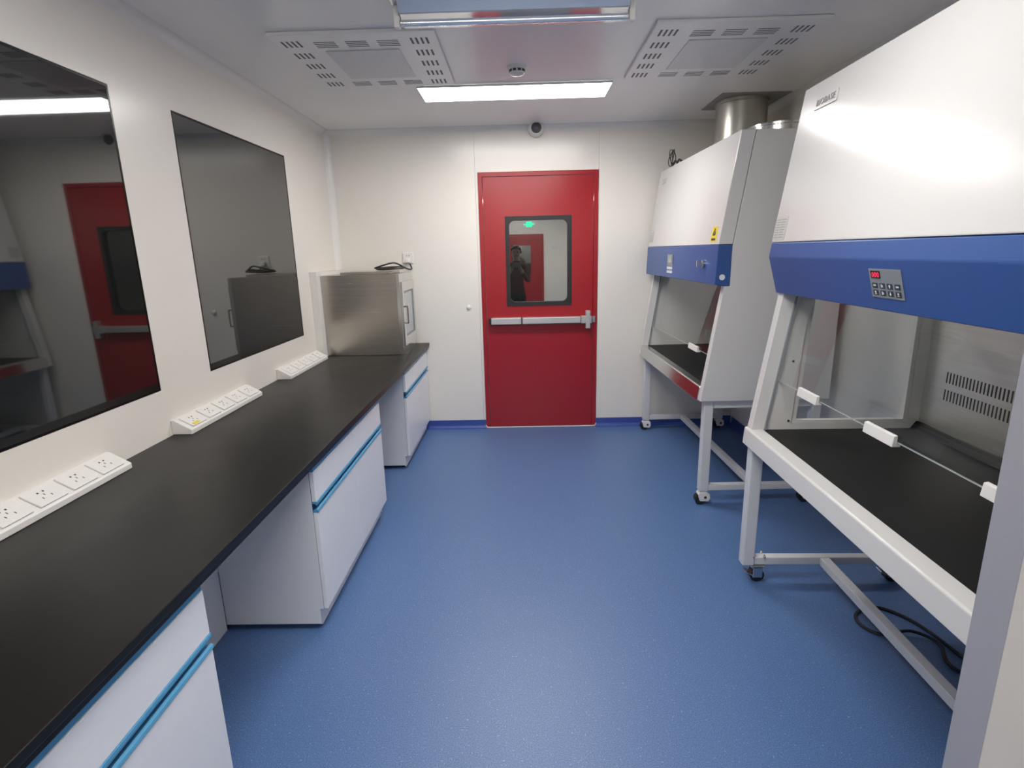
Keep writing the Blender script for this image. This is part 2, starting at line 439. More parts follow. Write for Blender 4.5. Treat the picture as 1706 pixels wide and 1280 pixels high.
# ultraviolet lamp with mirrored reflector
t = Thing('ultraviolet_lamp', (0, 2.5, H), 'mirror reflector tube lamp fitting on the ceiling', 'lamp')
bm = prism(B(), [(2.30, H - .001), (2.30, H - .018), (2.36, H - .022), (2.62, H - .022), (2.735, H - .012), (2.735, H - .001)], 'x', -.49, .475)
t.part('reflector', bm, MIRROR, label='mirror finish reflector tray')
t.part('reflector_wing', prism(B(), [(2.40, H - .022), (2.44, H - .06), (2.50, H - .06), (2.56, H - .022)], 'x', -.46, .445), MIRROR)
for x0, x1 in ((-.488, -.464), (.449, .473)):
    s = t.part('lamp_socket', box(B(), x0, x1, 2.462, 2.498, H - .102, H - .022, .006), PLASTIC)
    t.part('socket_clip', box(B(), x0 + .004, x1 - .004, 2.498, 2.53, H - .06, H - .03, .003), GREYPANEL, s)
t.part('tube', cyl(B(), (-.008, 2.48, H - .083), .0125, .906, 'x', 20), TUBE, smooth=True, label='glass lamp tube')
# smoke detector
t = Thing('smoke_detector', (0, 3.33, H), 'small round white smoke detector on ceiling', 'smoke detector')
t.part('base', lathe(B(), [(.056, 0), (.056, -.010), (.050, -.014)], (0, 3.33, H)), PLASTIC, smooth=True)
t.part('dome', lathe(B(), [(.042, -.014), (.042, -.034), (.034, -.042), (.012, -.044)], (0, 3.33, H)), PLASTIC, smooth=True)
bm = B()
for k in range(10):
    a = 2 * PI * k / 10
    bb = box(B(), .040, .0435, -.009, .009, -.030, -.018); bb.transform(Matrix.Translation((0, 3.33, H)) @ Matrix.Rotation(a, 4, 'Z')); merge(bm, bb)
t.part('slots', bm, SLOT, kind='stuff')
# dome camera
cc = (.144, YB, 2.497)
t = Thing('security_camera', cc, 'white dome security camera with dark lens above the red door', 'camera')
t.part('housing', lathe(B(), [(.030, 0), (.055, -.004), (.062, -.02), (.060, -.05), (.050, -.072), (.042, -.078)], cc, 'y'), PLASTIC, smooth=True)
t.part('mount', box(B(), .144 - .035, .144 + .035, YB - .06, YB - .002, 2.497, H - .02, .008), PLASTIC)
t.part('lens', lathe(B(), [(.041, -.076), (.038, -.086), (.024, -.096), (.006, -.100)], cc, 'y'), mat('smoked_dome', (.10, .10, .11), .25), smooth=True, label='dark smoked lens dome')
# exhaust duct above the far cabinet
dc = (1.555, 4.20)
t = Thing('exhaust_duct', (dc[0], dc[1], 2.145), 'round metal exhaust duct rising from far cabinet into ceiling', 'duct')
t.part('ceiling_plate', box(B(), 1.345, 1.80, 3.985, 4.425, H - .006, H - .0005), DARKPLATE, label='dark grey ceiling cut-out plate')
t.part('pipe', lathe(B(), [(.17, 2.147), (.17, H - .03), (.176, H - .028), (.176, H - .008), (.168, H - .0065)], (dc[0], dc[1], 0), 'z', 40), DUCTM, smooth=True)
t.part('flange', lathe(B(), [(.19, 2.147), (.19, 2.155), (.172, 2.157)], (dc[0], dc[1], 0), 'z', 40), DUCTM, smooth=True)

# ------------------------------------------------------------------ counter and base cabinets
XC, ZC = -.8135, .79
t = Thing('laboratory_counter', (-1.19, 2.2, ZC), 'long black laboratory worktop along the window wall', 'counter')
bm = box(B(), XL + .001, XC, -.6, YB - .001, ZC - .022, ZC, .0025)
t.part('worktop', bm, BLACKTOP)
t.part('edge_band', box(B(), XC - .045, XC - .004, -.6, YB - .001, ZC - .038, ZC - .0221, .002), BLACKTOP)
def cabinet(y0, y1, label):
    t = Thing('base_cabinet', (-1.07, (y0 + y1) / 2, 0), label, 'cabinet', 'white base cabinets under the black counter')
    zt = .7515; xf, xb = -.84, -1.284
    # carcass with a toe-kick notch
    bm = prism(B(), [(xb, .026), (-.876, .026), (-.876, .098), (-.86, .098), (-.86, zt), (xb, zt)], 'y', y0, y0 + .018, .001)
    prism(bm, [(xb, .026), (-.876, .026), (-.876, .098), (-.86, .098), (-.86, zt), (xb, zt)], 'y', y1 - .018, y1, .001)
    box(bm, xb, xb + .012, y0 + .018, y1 - .018, .03, zt); box(bm, xb + .012, -.862, y0 + .018, y1 - .018, .098, .116)
    box(bm, xb + .012, -.862, y0 + .018, y1 - .018, zt - .012, zt)
    t.part('carcass', bm, CABSIDE)
    t.part('toe_kick', box(B(), -.89, -.878, y0 + .018, y1 - .018, .012, .097), CABSIDE)
    for yy in (y0 + .06, y1 - .06):
        for xx in (-1.23, -.90):
            t.part('foot', cyl(B(), (xx, yy, .0135), .02, .025, 'z', 14), BLACK)
    ym = (y0 + y1) / 2; g = .0015
    for a, b in ((y0 + g, ym - g), (ym + g, y1 - g)):
        dr = t.part('drawer', box(B(), xf - .018, xf, a, b, .588, .714, .0015), CABW)
        t.part('top_pull', box(B(), xf - .019, xf - .002, a, b, .7145, .736, .003), BLUEPVC, dr, label='blue pull strip')
        t.part('bottom_pull', prism(B(), [(xf - .018, .5875), (xf + .003, .5875), (xf + .004, .580), (xf + .001, .572), (xf - .004, .572), (xf - .006, .579), (xf - .018, .579)], 'y', a, b), BLUEPVC, dr, label='blue pull strip')
        do = t.part('door', box(B(), xf - .018, xf, a, b, .100, .540, .0015), CABW)
        t.part('door_pull', prism(B(), [(xf - .018, .5405), (xf + .002, .5405), (xf + .005, .546), (xf + .003, .553), (xf - .004, .556), (xf - .008, .551), (xf - .018, .549)], 'y', a, b), BLUEPVC, do, label='blue pull strip')
    t.part('recess_strip', box(B(), xf - .021, xf - .0185, y0 + .002, y1 - .002, .53, .735), BLUEDK)
cabinet(.205, 1.255, 'white base cabinet with blue pulls standing farthest from the red door')
cabinet(2.035, 3.085, 'white base cabinet with blue pulls between two knee spaces')
cabinet(3.825, 4.765, 'white base cabinet with blue pulls under the steel pass box')
# panel closing the knee spaces
for a, b, lab in ((1.2555, 2.0345, 'grey white knee space panel beside the cabinet farthest from the red door'), (3.0855, 3.8245, 'grey white knee space panel beside the pass box cabinet')):
    single('knee_space_panel', box(B(), -1.30, -1.286, a, b, .001, .75), CABSIDE, (-1.293, (a + b) / 2, 0.001), lab, 'panel')

# power strips: wedges against the wall with socket plates
def power_strip(y0, y1, label, sticker=False):
    t = Thing('power_strip', (-1.52, (y0 + y1) / 2, ZC + .0005), label, 'power strip', 'white angled power strips on the counter')
    xb, xf = XL + .001, -1.476; z0 = ZC + .0008
    pa, pb = Vector((xf - .004, 0, ZC + .024)), Vector((xb + .012, 0, ZC + .066))
    t.part('body', prism(B(), [(xb, z0), (xf, z0), (xf, ZC + .020), (pa.x, pa.z), (pb.x, pb.z), (xb, ZC + .066)], 'y', y0, y1, .002), PLASTIC)
    sl = (pb - pa); L = sl.length; ux = sl.normalized(); nz = Vector((ux.z * 1, 0, -ux.x)); 
    if nz.z < 0: nz = -nz
    n = 5; pitch = (y1 - y0 - .03) / n
    mtx = Matrix((( ux.x, 0, nz.x, pa.x), (0, 1, 0, 0), (ux.z, 0, nz.z, pa.z), (0, 0, 0, 1)))
    for k in range(n):
        cy = y0 + .015 + pitch * (k + .5)
        bb = box(B(), .004, L - .006, cy - .052, cy + .052, 0, .007, .0025); bb.transform(mtx)
        s = t.part('socket_plate', bb, PLASTIC)
        hb = B()
        for dy in (-.010, .010): box(hb, L * .66 - .003, L * .66 + .003, cy + dy - .003, cy + dy + .003, .0066, .0074)
        for dx, dy in ((.36, -.016), (.36, .016), (.50, 0)): box(hb, L * dx - .004, L * dx + .004, cy + dy - .0015, cy + dy + .0015, .0066, .0073)
        hb.transform(mtx); t.part('pin_holes', hb, INK, s, kind='stuff')
        if sticker and k == 0:
            sb = box(B(), L * .10, L * .26, cy - .040, cy + .005, .0068, .0078); sb.transform(mtx); t.part('sticker', sb, YELLOW, s, label='small yellow sticker')
power_strip(1.245, 1.926, 'white angled power strip below the window that reflects the red door')
power_strip(2.316, 3.005, 'white angled power strip with a small yellow sticker', True)
power_strip(3.405, 4.10, 'white angled power strip beside the steel pass box')

# stainless pass box
PX0, PX1, PY0, PY1, PZ0, PZ1 = -1.512, -.912, 4.205, 4.72, ZC + .001, 1.405
t = Thing('pass_box', ((PX0 + PX1) / 2, (PY0 + PY1) / 2, PZ0), 'brushed stainless steel pass box with glazed door on the counter', 'pass box')
body = t.part('body', box(B(), PX0, PX1 - .03, PY0, PY1, PZ0, PZ1, .002), STEEL)
t.part('wall_flange', frame_prism(B(), [(4.13, ZC + .002), (4.765, ZC + .002), (4.765, 1.435), (4.13, 1.435)], [(PY0 + .003, ZC + .004), (PY1 - .003, ZC + .004), (PY1 - .003, PZ1 - .004), (PY0 + .003, PZ1 - .004)], 'x', XL + .001, PX0 - .001), PLASTIC, label='white wall flange')
t.part('top_tray', box(B(), PX0 + .12, PX1 - .10, PY0 + .10, PY1 - .03, PZ1, PZ1 + .018, .002), STEEL)
xf = PX1 - .03
fr = t.part('front_frame', frame_prism(B(), [(PY0, PZ0), (PY1, PZ0), (PY1, PZ1), (PY0, PZ1)], [(PY0 + .03, PZ0 + .07), (PY1 - .03, PZ0 + .07), (PY1 - .03, PZ1 - .07), (PY0 + .03, PZ1 - .07)], 'x', xf, PX1 - .006), STEELG)
a, b, c, e = PY0 + .022, PY1 - .022, PZ0 + .062, PZ1 - .062
dr = t.part('door', frame_prism(B(), [(a, c), (b, c), (b, e), (a, e)], [(a + .06, c + .07), (b - .06, c + .07), (b - .06, e - .07), (a + .06, e - .07)], 'x', PX1 - .0055, PX1 + .010), STEELG, label='steel framed door')
t.part('gasket', frame_prism(B(), [(a + .06, c + .07), (b - .06, c + .07), (b - .06, e - .07), (a + .06, e - .07)], rrect(0, 1, 0, 1, .1, 2)[0:0] or [(a + .072, c + .082), (b - .072, c + .082), (b - .072, e - .082), (a + .072, e - .082)], 'x', PX1 - .005, PX1 + .006), GREYPANEL, dr)
t.part('door_glass', box(B(), PX1 - .002, PX1 + .002, a + .07, b - .07, c + .08, e - .08), mat('pale_frosted_glass', (.45, .47, .47), .12), dr, label='pale door glass')
hy = PY0 + .035
t.part('handle', tube(B(), smooth_path([(PX1 + .010, hy, 1.16), (PX1 + .034, hy, 1.16), (PX1 + .038, hy, 1.15), (PX1 + .038, hy, 1.045), (PX1 + .034, hy, 1.035), (PX1 + .010, hy, 1.035)], 4), .006, 8), STEELG, dr, smooth=True, label='polished bow handle')
# coiled power cord of the pass box, lying on it and plugged into the wall outlet
pts = []
zc_ = PZ1 + .030
for k in range(46):
    a_ = 2 * PI * k / 15; r_ = 1 - .04 * (k // 15)
    pts.append((-1.04 + .115 * r_ * math.cos(a_), 4.50 + .075 * r_ * math.sin(a_), zc_ + .003 * (k // 15) + .010 * abs(math.sin(a_ * .5 + 1))))
pts += [(-.96, 4.56, zc_ + .02), (-.935, 4.66, zc_ - .005), (-.915, 4.72, 1.43), (-.935, 4.748, 1.47)]
single('power_cord', merge(tube(B(), smooth_path(pts, 3), .0065, 8), tube(B(), smooth_path([(-1.16, 4.46, zc_ + .012), (-1.08, 4.44, zc_ + .035), (-1.0, 4.46, zc_ + .05), (-.94, 4.50, zc_ + .018)], 5), .0065, 8)), CABLE, (-1.04, 4.5, zc_ - .008), 'coiled black power cord on top of the steel pass box', 'cord', smooth=True)
def outlet(cx, cz, label):
    t = Thing('wall_outlet', (cx, YB, cz), label, 'outlet')
    p = t.part('face_plate', box(B(), cx - .045, cx + .045, YB - .012, YB - .0005, cz - .045, cz + .045, .004), PLASTIC)
    hb = B()
    for dx in (-.010, .010): box(hb, cx + dx - .003, cx + dx + .003, YB - .0126, YB - .011, cz + .014, cz + .022)
    t.part('pin_holes', hb, INK, p, kind='stuff')
    t.part('plug', box(B(), cx - .018, cx + .018, YB - .045, YB - .0125, cz - .038, cz - .004, .006), PLASTIC, label='white plug')
outlet(-.951, 1.518, 'white socket outlet on the wall above the pass box')
single('wall_button', lathe(B(), [(.020, 0), (.020, -.010), (.014, -.016), (.004, -.017)], (-.454, YB - .0005, 1.092), 'y', 20), PLASTIC, (-.454, YB, 1.092), 'small round white button on the wall beside the red door', 'button', smooth=True)

# ------------------------------------------------------------------ safety cabinets
def xf_at(z): return .145 * (z - .67)
def caster(t, x, y, style):
    zt = .088
    if style == 'white':
        c = t.part('caster', box(B(), x - .024, x + .024, y - .020, y + .020, zt - .014, zt - .001, .004), FRAMEW, label='white caster')
        bm = prism(B(), [(x - .020, .022), (x + .034, .018), (x + .044, .040), (x + .040, .070), (x + .02, .080), (x - .026, .080), (x - .032, .060)], 'y', y - .027, y + .027, .006)
        t.part('caster_housing', bm, PLASTIC, c, label='white plastic fork')
        t.part('wheel', cyl(B(), (x - .014, y, .034), .0335, .040, 'y', 24), BLACK, c)
        for s in (-1, 1): t.part('axle_cap', cyl(B(), (x + .012, y + s * .026, .048), .009, .004, 'y', 14), BLACK, c)
    else:
        c = t.part('caster', box(B(), x - .034, x + .034, y - .030, y + .030, zt - .008, zt - .001, .002), STEELG, label='steel swivel caster')
        bm = box(B(), x - .022, x + .022, y - .027, y - .021, .026, zt - .012, .002); box(bm, x - .022, x + .022, y + .021, y + .027, .026, zt - .012, .002)
        box(bm, x - .022, x + .022, y - .021, y + .021, zt - .020, zt - .010)
        t.part('caster_housing', bm, STEELG, c, label='polished steel fork')
        t.part('wheel', cyl(B(), (x + .002, y, .033), .0325, .036, 'y', 24), BLACK, c)
        bb = box(B(), -.024, .024, -.022, .022, -.003, .003, .002); bb.transform(Matrix.Translation((x - .034, y, .042)) @ Matrix.Rotation(.5, 4, 'Y')); t.part('brake_pedal', bb, STEELG, c)
        for dx in (-.026, .026):
            for dy in (-.020, .020):
                bb = cyl(B(), (x + dx, y + dy, .134), .004, .016, 'z', 8); cyl(bb, (x + dx, y + dy, .1305), .007, .006, 'z', 6); t.part('bolt', bb, STEELG, c)

def safety_cabinet(loc, rz, L, near, label):
    t = Thing('safety_cabinet', loc, label, 'safety cabinet', 'white biosafety cabinets along the right wall', rz=rz, local=True)
    TH = .05; XBK = .752; ZT = 2.145; ZB = .67
    prof = [(0, ZB), (XBK, ZB), (XBK, ZT), (xf_at(ZT), ZT)]
    def side(y0, y1, window):
        if not window:
            return prism(B(), prof, 'y', y0, y1, .003)
        wi = [(xf_at(.775) + .165, .775), (.685, .775), (.685, 1.38), (xf_at(1.38) + .112, 1.38)]
        bm = frame_prism(B(), [prof[0], prof[1], prof[2], prof[3]], wi, 'y', y0, y1)
        return bm, wi
    # near end (local y=0) solid; far end glazed on the near unit
    t.part('side_panel', side(0, TH, False), BSCSIDE)
    if near:
        bm, wi = side(L - TH, L, True); sp = t.part('side_panel', bm, BSCSIDE)
        win = [(wi[0][0] - .0, wi[0][1]), wi[1], wi[2], wi[3]]
        t.part('side_glass', prism(B(), [(p[0], p[1]) for p in win], 'y', L - .022, L - .016), SASHGLASS, sp, label='clear side pane')
        c_ = [(wi[0][0] + .022, wi[0][1] + .016), (wi[1][0] - .018, wi[1][1] + .016), (wi[2][0] - .018, wi[2][1] - .016), (wi[3][0] + .022, wi[3][1] - .016)]
        o_ = [(wi[0][0] + .001, wi[0][1] + .001), (wi[1][0] - .001, wi[1][1] + .001), (wi[2][0] - .001, wi[2][1] - .001), (wi[3][0] + .001, wi[3][1] - .001)]
        t.part('glazing_bead', frame_prism(B(), o_, c_, 'y', L - TH + .004, L - .0225), BSCW, sp, label='white glazing bead')
        for q in ((wi[0][0] - .012, .79), (wi[3][0] - .05, 1.06)):
            t.part('screw', cyl(B(), (q[0], L - TH - .001, q[1]), .005, .003, 'y', 10), INK, sp)
    else:
        sp = t.part('side_panel', side(L - TH, L, False), BSCSIDE)
    # inner sash track strips on both sides
    for y0, y1 in ((TH, TH + .010), (L - TH - .010, L - TH)):
        t.part('sash_track', prism(B(), [(xf_at(.75) + .052, .75), (xf_at(.75) + .058, .75), (xf_at(1.36) + .058, 1.36), (xf_at(1.36) + .052, 1.36)], 'y', y0, y1), GREYPANEL)
    # upper hood
    zb0 = 1.562
    t.part('hood_front', prism(B(), [(xf_at(zb0) - .080, zb0), (xf_at(zb0) - .003, zb0), (xf_at(ZT) - .003, ZT), (xf_at(ZT) - .080, ZT)], 'y', 0, L, .004), BSCW, label='white sloping front cover')
    t.part('hood_top', box(B(), xf_at(ZT), XBK, TH, L - TH, ZT - .03, ZT - .002), BSCSIDE)
    t.part('back_panel', box(B(), XBK - .012, XBK, TH, L - TH, ZB, ZT - .031), BSCSIDE)
    t.part('air_diffuser', box(B(), xf_at(1.40) + .075, XBK - .018, TH, L - TH, 1.395, 1.41), BSCSIDE)
    t.part('inner_back', box(B(), XBK - .020, XBK - .0125, TH, L - TH, .752, 1.394), STEELV, label='stainless inner back wall')
    # exhaust slots low on the inner back wall
    bm = B(); n = int((L - .30) / .0175)
    for r_ in (.912, .985):
        for k in range(n):
            y = .15 + k * .0175 + .0
            box(bm, XBK - .0206, XBK - .0195, y - .0033, y + .0033, r_, r_ + .045)
    t.part('exhaust_slots', bm, SLOT, kind='stuff', label='two rows of dark slots')
    # control band
    if near:
        bp = [(xf_at(1.562) - .075, 1.5605), (xf_at(1.503) - .0755, 1.503), (xf_at(1.352) - .012, 1.352), (xf_at(1.352) + .03, 1.352), (xf_at(1.54) + .0, 1.5605)]
        bp = [(.052, 1.5605), (.044, 1.503), (.087, 1.352), (.128, 1.352), (.128, 1.5605)]
    else:
        bp = [(.046, 1.5605), (.040, 1.345), (.092, 1.335), (.126, 1.335), (.126, 1.5605)]
    band = t.part('control_band', prism(B(), bp, 'y', -.004 if not near else 0, L + .002, .004), BSCBLUE, label='blue control band')
    # work surface and front rail
    t.part('work_surface', box(B(), .062, XBK - .021, TH, L - TH, .735, .750), MATTEBLACK, label='black work surface')
    t.part('rear_lip', prism(B(), [(XBK - .052, .7505), (XBK - .0205, .7505), (XBK - .0205, .783), (XBK - .030, .783)], 'y', TH, L - TH), BLACKTOP)
    if near:
        t.part('front_rail', prism(B(), [(-.006, .672), (-.001, .744), (.004, .749), (.062, .751), (.064, .672)], 'y', -.002, L + .002, .003), BSCW, label='white front rail')
    else:
        t.part('front_rail', prism(B(), [(-.004, .662), (.006, .745), (.014, .751), (.062, .751), (.062, .662)], 'y', TH + .0, L - TH - .0, .003), STEELG, label='polished stainless front rail')
    t.part('base_tray', box(B(), .070, XBK - .02, TH, L - TH, ZB + .002, .690), BSCSIDE)
    # sash
    zs = .975 if near else .910
    off = .066
    sash = t.part('sash', prism(B(), [(xf_at(zs) + off, zs), (xf_at(zs) + off + .006, zs), (xf_at(1.50) + off + .006, 1.50), (xf_at(1.50) + off, 1.50)], 'y', TH + .002, L - TH - .002), SASHGLASS, label='clear sliding glass sash')
    t.part('sash_edge', prism(B(), [(xf_at(zs) + off - .0005, zs - .0016), (xf_at(zs) + off + .0068, zs - .0016), (xf_at(zs) + off + .0068, zs - .0003), (xf_at(zs) + off - .0005, zs - .0003)], 'y', TH + .002, L - TH - .002), EDGE, sash, label='thin bright lower sash edge')
    hs = (.33, .785, 1.265) if near else (1.13,)
    for a in hs:
        y0 = L - a - (.075 if near else .09); y1 = L - a + (.075 if near else .09)
        x = xf_at(zs) + off
        t.part('sash_handle', prism(B(), [(x - .016, zs - .014), (x - .012, zs + .020), (x - .0005, zs + .022), (x - .0005, zs - .004), (x + .010, zs - .004), (x + .010, zs - .014)], 'y', y0, y1, .002), PLASTIC, sash, label='white sash handle')
    # stand
    LW = .052
    x0, x1 = (.006, .062) if near else (.036, .092)
    xb0, xb1 = XBK - .075, XBK - .02
    for y0 in (.030, L - .030 - LW):
        for a, b in ((x0, x1), (xb0, xb1)):
            t.part('leg', box(B(), a, b, y0, y0 + LW, .088, ZB - .003 if not near else .676, .006), FRAMEW)
        t.part('end_stretcher', box(B(), x1 + .0005, xb0 - .0005, y0 + .006, y0 + LW - .006, .090, .128, .004), FRAMEW)
        t.part('top_tube', box(B(), x1 + .0005, xb0 - .0005, y0 + .004, y0 + LW - .004, ZB - .053, ZB - .003, .004), FRAMEW)
    xm = .385
    t.part('beam', box(B(), xm - .021, xm + .021, .030 + LW - .0055, L - .030 - LW + .0055, .088, .127, .004), FRAMEW)
    for y in (.030 + LW / 2, L - .030 - LW / 2):
        for xx in ((x0 + .075 if near else x0 + .028), xb0 + .028): caster(t, xx, y, 'steel' if near else 'white')
    # slanted frame for things fixed on the hood front
    hx, hz = xf_at(1.85) - .080, 1.85
    sl = Vector((.145, 0, 1)).normalized(); nrm = Vector((-sl.z, 0, sl.x))
    def onhood(y, z, d=0.0):          # local (u along -y, v up slope, n out) -> cabinet frame
        o = Vector((xf_at(z) - .080, y, z)) + nrm * d
        return Matrix(((0, sl.x, nrm.x, o.x), (-1, 0, 0, o.y), (0, sl.z, nrm.z, o.z), (0, 0, 0, 1)))
    if near:
        bb = box(B(), -.078, .078, -.021, .021, 0, .004, .001); bb.transform(onhood(L - .205, 2.062, .0005)); lp = t.part('name_plate', bb, BSCW, label='raised white name plate')
        t.part('lettering', text_bm('BIOBASE', .032, .0015, onhood(L - .205, 2.062, .0052)), GREYINK, lp, label='grey raised letters')
        bb = box(B(), -.052, .052, -.046, .046, 0, .0015); bb.transform(onhood(L - .062, 1.617, .0003)); lb = t.part('rating_label', bb, PAPER, label='grey printed rating label')
        ib = B()
        for k in range(8):
            for a, b in ((-.045, -.012), (-.004, .042 - .006 * (k % 3))):
                box(ib, a, b, .034 - k * .010 - .0015, .034 - k * .010 + .0015, .0013, .0019)
        ib.transform(onhood(L - .062, 1.617, .0003)); t.part('printed_lines', ib, GREYINK, lb, kind='stuff')
        # membrane panel on the sloping lower face of the band
        p0, p1 = Vector((.044, 0, 1.503)), Vector((.087, 0, 1.352))
        dn = (p1 - p0).normalized(); nn = Vector((dn.z, 0, -dn.x))
        if nn.x > 0: nn = -nn
        def onband(y, z, d=0.0):
            f = (1.503 - z) / (1.503 - 1.352); o = p0.lerp(p1, f) + Vector((0, y, 0)) + nn * d
            return Matrix(((0, -dn.x, nn.x, o.x), (-1, 0, 0, o.y), (0, -dn.z, nn.z, o.z), (0, 0, 0, 1)))
        py = L - .785; pz = 1.434
        bb = box(B(), -.075, .075, -.044, .044, 0, .002, .0008); bb.transform(onband(py, pz, .0003)); cpn = t.part('control_panel', bb, GREYPANEL, band, label='grey membrane control panel')
        bb = box(B(), -.064, -.020, .016, .038, .0022, .0034); bb.transform(onband(py, pz, .0003)); t.part('display', bb, DISPLAY, band, label='black display window')
        t.part('display_digits', text_bm('000', .022, .0003, onband(py, pz, .0042) @ Matrix.Translation((-.041, .026, 0))), REDLED, band, label='red lit digits')
        for r_ in range(2):
            for c_ in range(4):
                cx, cy = -.052 + c_ * .035, -.006 - r_ * .022
                bb = box(B(), cx - .012, cx + .012, cy - .008, cy + .008, .0022, .0034, .0005); bb.transform(onband(py, pz, .0003)); t.part('key', bb, KEYDARK, band)
                ic = B()
                k = r_ * 4 + c_
                if k in (2, 6):
                    sgn = 1 if k == 2 else -1
                    prism(ic, [(cx - .005, cy), (cx, cy + sgn * .006), (cx + .005, cy)], 'z', .0035, .0040); box(ic, cx - .002, cx + .002, cy - (.005 if sgn > 0 else 0), cy + (0 if sgn > 0 else .005), .0035, .0040)
                elif k in (0, 3): box(ic, cx - .006, cx + .006, cy - .002, cy + .003, .0035, .0040)
                elif k in (1, 5): box(ic, cx - .005, cx - .001, cy - .005, cy + .005, .0035, .0040); box(ic, cx + .001, cx + .004, cy - .004, cy + .003, .0035, .0040)
                else: box(ic, cx - .004, cx + .004, cy - .005, cy - .003, .0035, .0040); box(ic, cx - .003, cx + .003, cy - .001, cy + .005, .0035, .0040)
                ic.transform(onband(py, pz, .0003)); t.part('key_symbol', ic, KEYWHITE, band)
    else:
        # small plate, warning stickers, lock and side button on the far unit
        bb = box(B(), -.05, .05, -.020, .020, 0, .003, .001); bb.transform(onhood(L - .16, 2.055, .0005)); t.part('name_plate', bb, ALU, label='small grey name plate')
        bb = box(B(), -.048, .048, -.045, .045, 0, .0012); bb.transform(onhood(L - .07, 1.64, .0003)); lb = t.part('rating_label', bb, PAPER, label='grey printed rating label')
        ib = B()
        for k in range(7): box(ib, -.04, .04 - .01 * (k % 3), .032 - k * .011 - .0015, .032 - k * .011 + .0015, .0011, .0016)
        ib.transform(onhood(L - .07, 1.64, .0003)); t.part('printed_lines', ib, GREYINK, lb, kind='stuff')
        by, bz_ = .095, 1.618
        bb = box(B(), -.042, .042, -.042, .042, 0, .0012); bb.transform(onhood(by, bz_, .0003)); bs = t.part('hazard_sticker', bb, YELLOW, label='yellow biohazard sticker')
        ib = B()
        frame_prism(ib, [(.017 * math.cos(2 * PI * k / 20), .010 + .017 * math.sin(2 * PI * k / 20)) for k in range(20)], [(.012 * math.cos(2 * PI * k / 20), .010 + .012 * math.sin(2 * PI * k / 20)) for k in range(20)], 'z', .0011, .0017)
        for k in range(3):
            a = PI / 2 + 2 * PI * k / 3; c0 = (.013 * math.cos(a), .010 + .013 * math.sin(a))
            frame_prism(ib, [(c0[0] + .011 * math.cos(2 * PI * q / 16), c0[1] + .011 * math.sin(2 * PI * q / 16)) for q in range(16)], [(c0[0] + .006 * math.cos(2 * PI * q / 16), c0[1] + .006 * math.sin(2 * PI * q / 16)) for q in range(16)], 'z', .0012, .0018)
        box(ib, -.030, .030, -.034, -.022, .0011, .0017)
        ib.transform(onhood(by, bz_, .0003)); t.part('hazard_symbol', ib, INK, bs, label='black biohazard symbol')
        xb_ = lambda z: .046 + (.040 - .046) * (1.5605 - z) / .2155
        py = .90
        def onb(y, z): return Matrix(((0, 0, -1, xb_(z) - .0003), (-1, 0, 0, y), (0, 1, 0, z), (0, 0, 0, 1)))
        bb = box(B(), -.070, .070, -.022, .058, 0, .002, .0008); bb.transform(onb(py, 1.447)); t.part('control_panel', bb, GREYPANEL, band, label='grey control panel')
        bb = box(B(), -.045, .045, .0, .045, .0021, .0032); bb.transform(onb(py, 1.447)); t.part('display', bb, mat('grey_screen', (.33, .34, .33), .2), band, label='grey screen')
        for r_ in range(2):
            for c_ in range(4):
                cx, cy = -.054 + c_ * .034, -.036 - r_ * .026
                bb = box(B(), cx - .013, cx + .013, cy - .009, cy + .009, 0, .004, .001); bb.transform(onb(py, 1.447)); t.part('key', bb, KEYWHITE, band)
        lk = t.part('key_lock', lathe(B(), [(.022, 0), (.022, -.014), (.014, -.018)], (xb_(1.455), .19, 1.455), 'x', 18), STEELG, band, smooth=True, label='chrome key lock')
        t.part('key_lock', lathe(B(), [(.014, 0), (.014, -.010), (.009, -.013)], (xb_(1.455), .25, 1.455), 'x', 16), STEELG, band, smooth=True)
        bb = box(B(), xb_(1.455) - .048, xb_(1.455) - .0182, .186, .194, 1.436, 1.474, .002); t.part('lock_key', bb, STEELG, band, label='key in the lock')
        t.part('side_button', cyl(B(), (.078, -.0055, 1.385), .016, .003, 'y', 20), KEYWHITE, band, label='round white plug')
        # triangular warning sticker on the inner face of the near side
        tri = [(.13, 1.01), (.20, 1.01), (.165, 1.075)]
        t.part('warning_sticker', prism(B(), [(xf_at(.98) + .012, .955), (xf_at(.98) + .050, .955), (xf_at(1.0) + .031, 1.01)], 'y', TH + .0003, TH + .0013), YELLOW, label='yellow triangular sticker')
        t.part('exhaust_collar', lathe(B(), [(.19, ZT - .002), (.19, ZT + .014), (.182, ZT + .016), (.182, ZT + .070), (.19, ZT + .072), (.19, ZT + .084), (.172, ZT + .084), (.172, ZT - .001)], (.52, .40, 0), 'z', 40), STEELG, smooth=True, label='round steel collar on top')
        for yy in (.10, .17, 1.30): t.part('bolt', cyl(B(), (xf_at(ZT) + .03, yy, ZT + .008), .006, .018, 'z', 8), STEELG)
    return t
safety_cabinet((1.036, 3.13, 0), .018, 1.585, False, 'white safety cabinet with yellow hazard sticker beside the red door wall')
# near unit: its far end sits at y = 2.42
LN = 1.585; rzn = -.022
safety_cabinet((1.010 - LN * math.sin(-rzn) , 2.42 - LN * math.cos(rzn), 0), rzn, LN, True, 'white safety cabinet with raised name plate and red lit display')

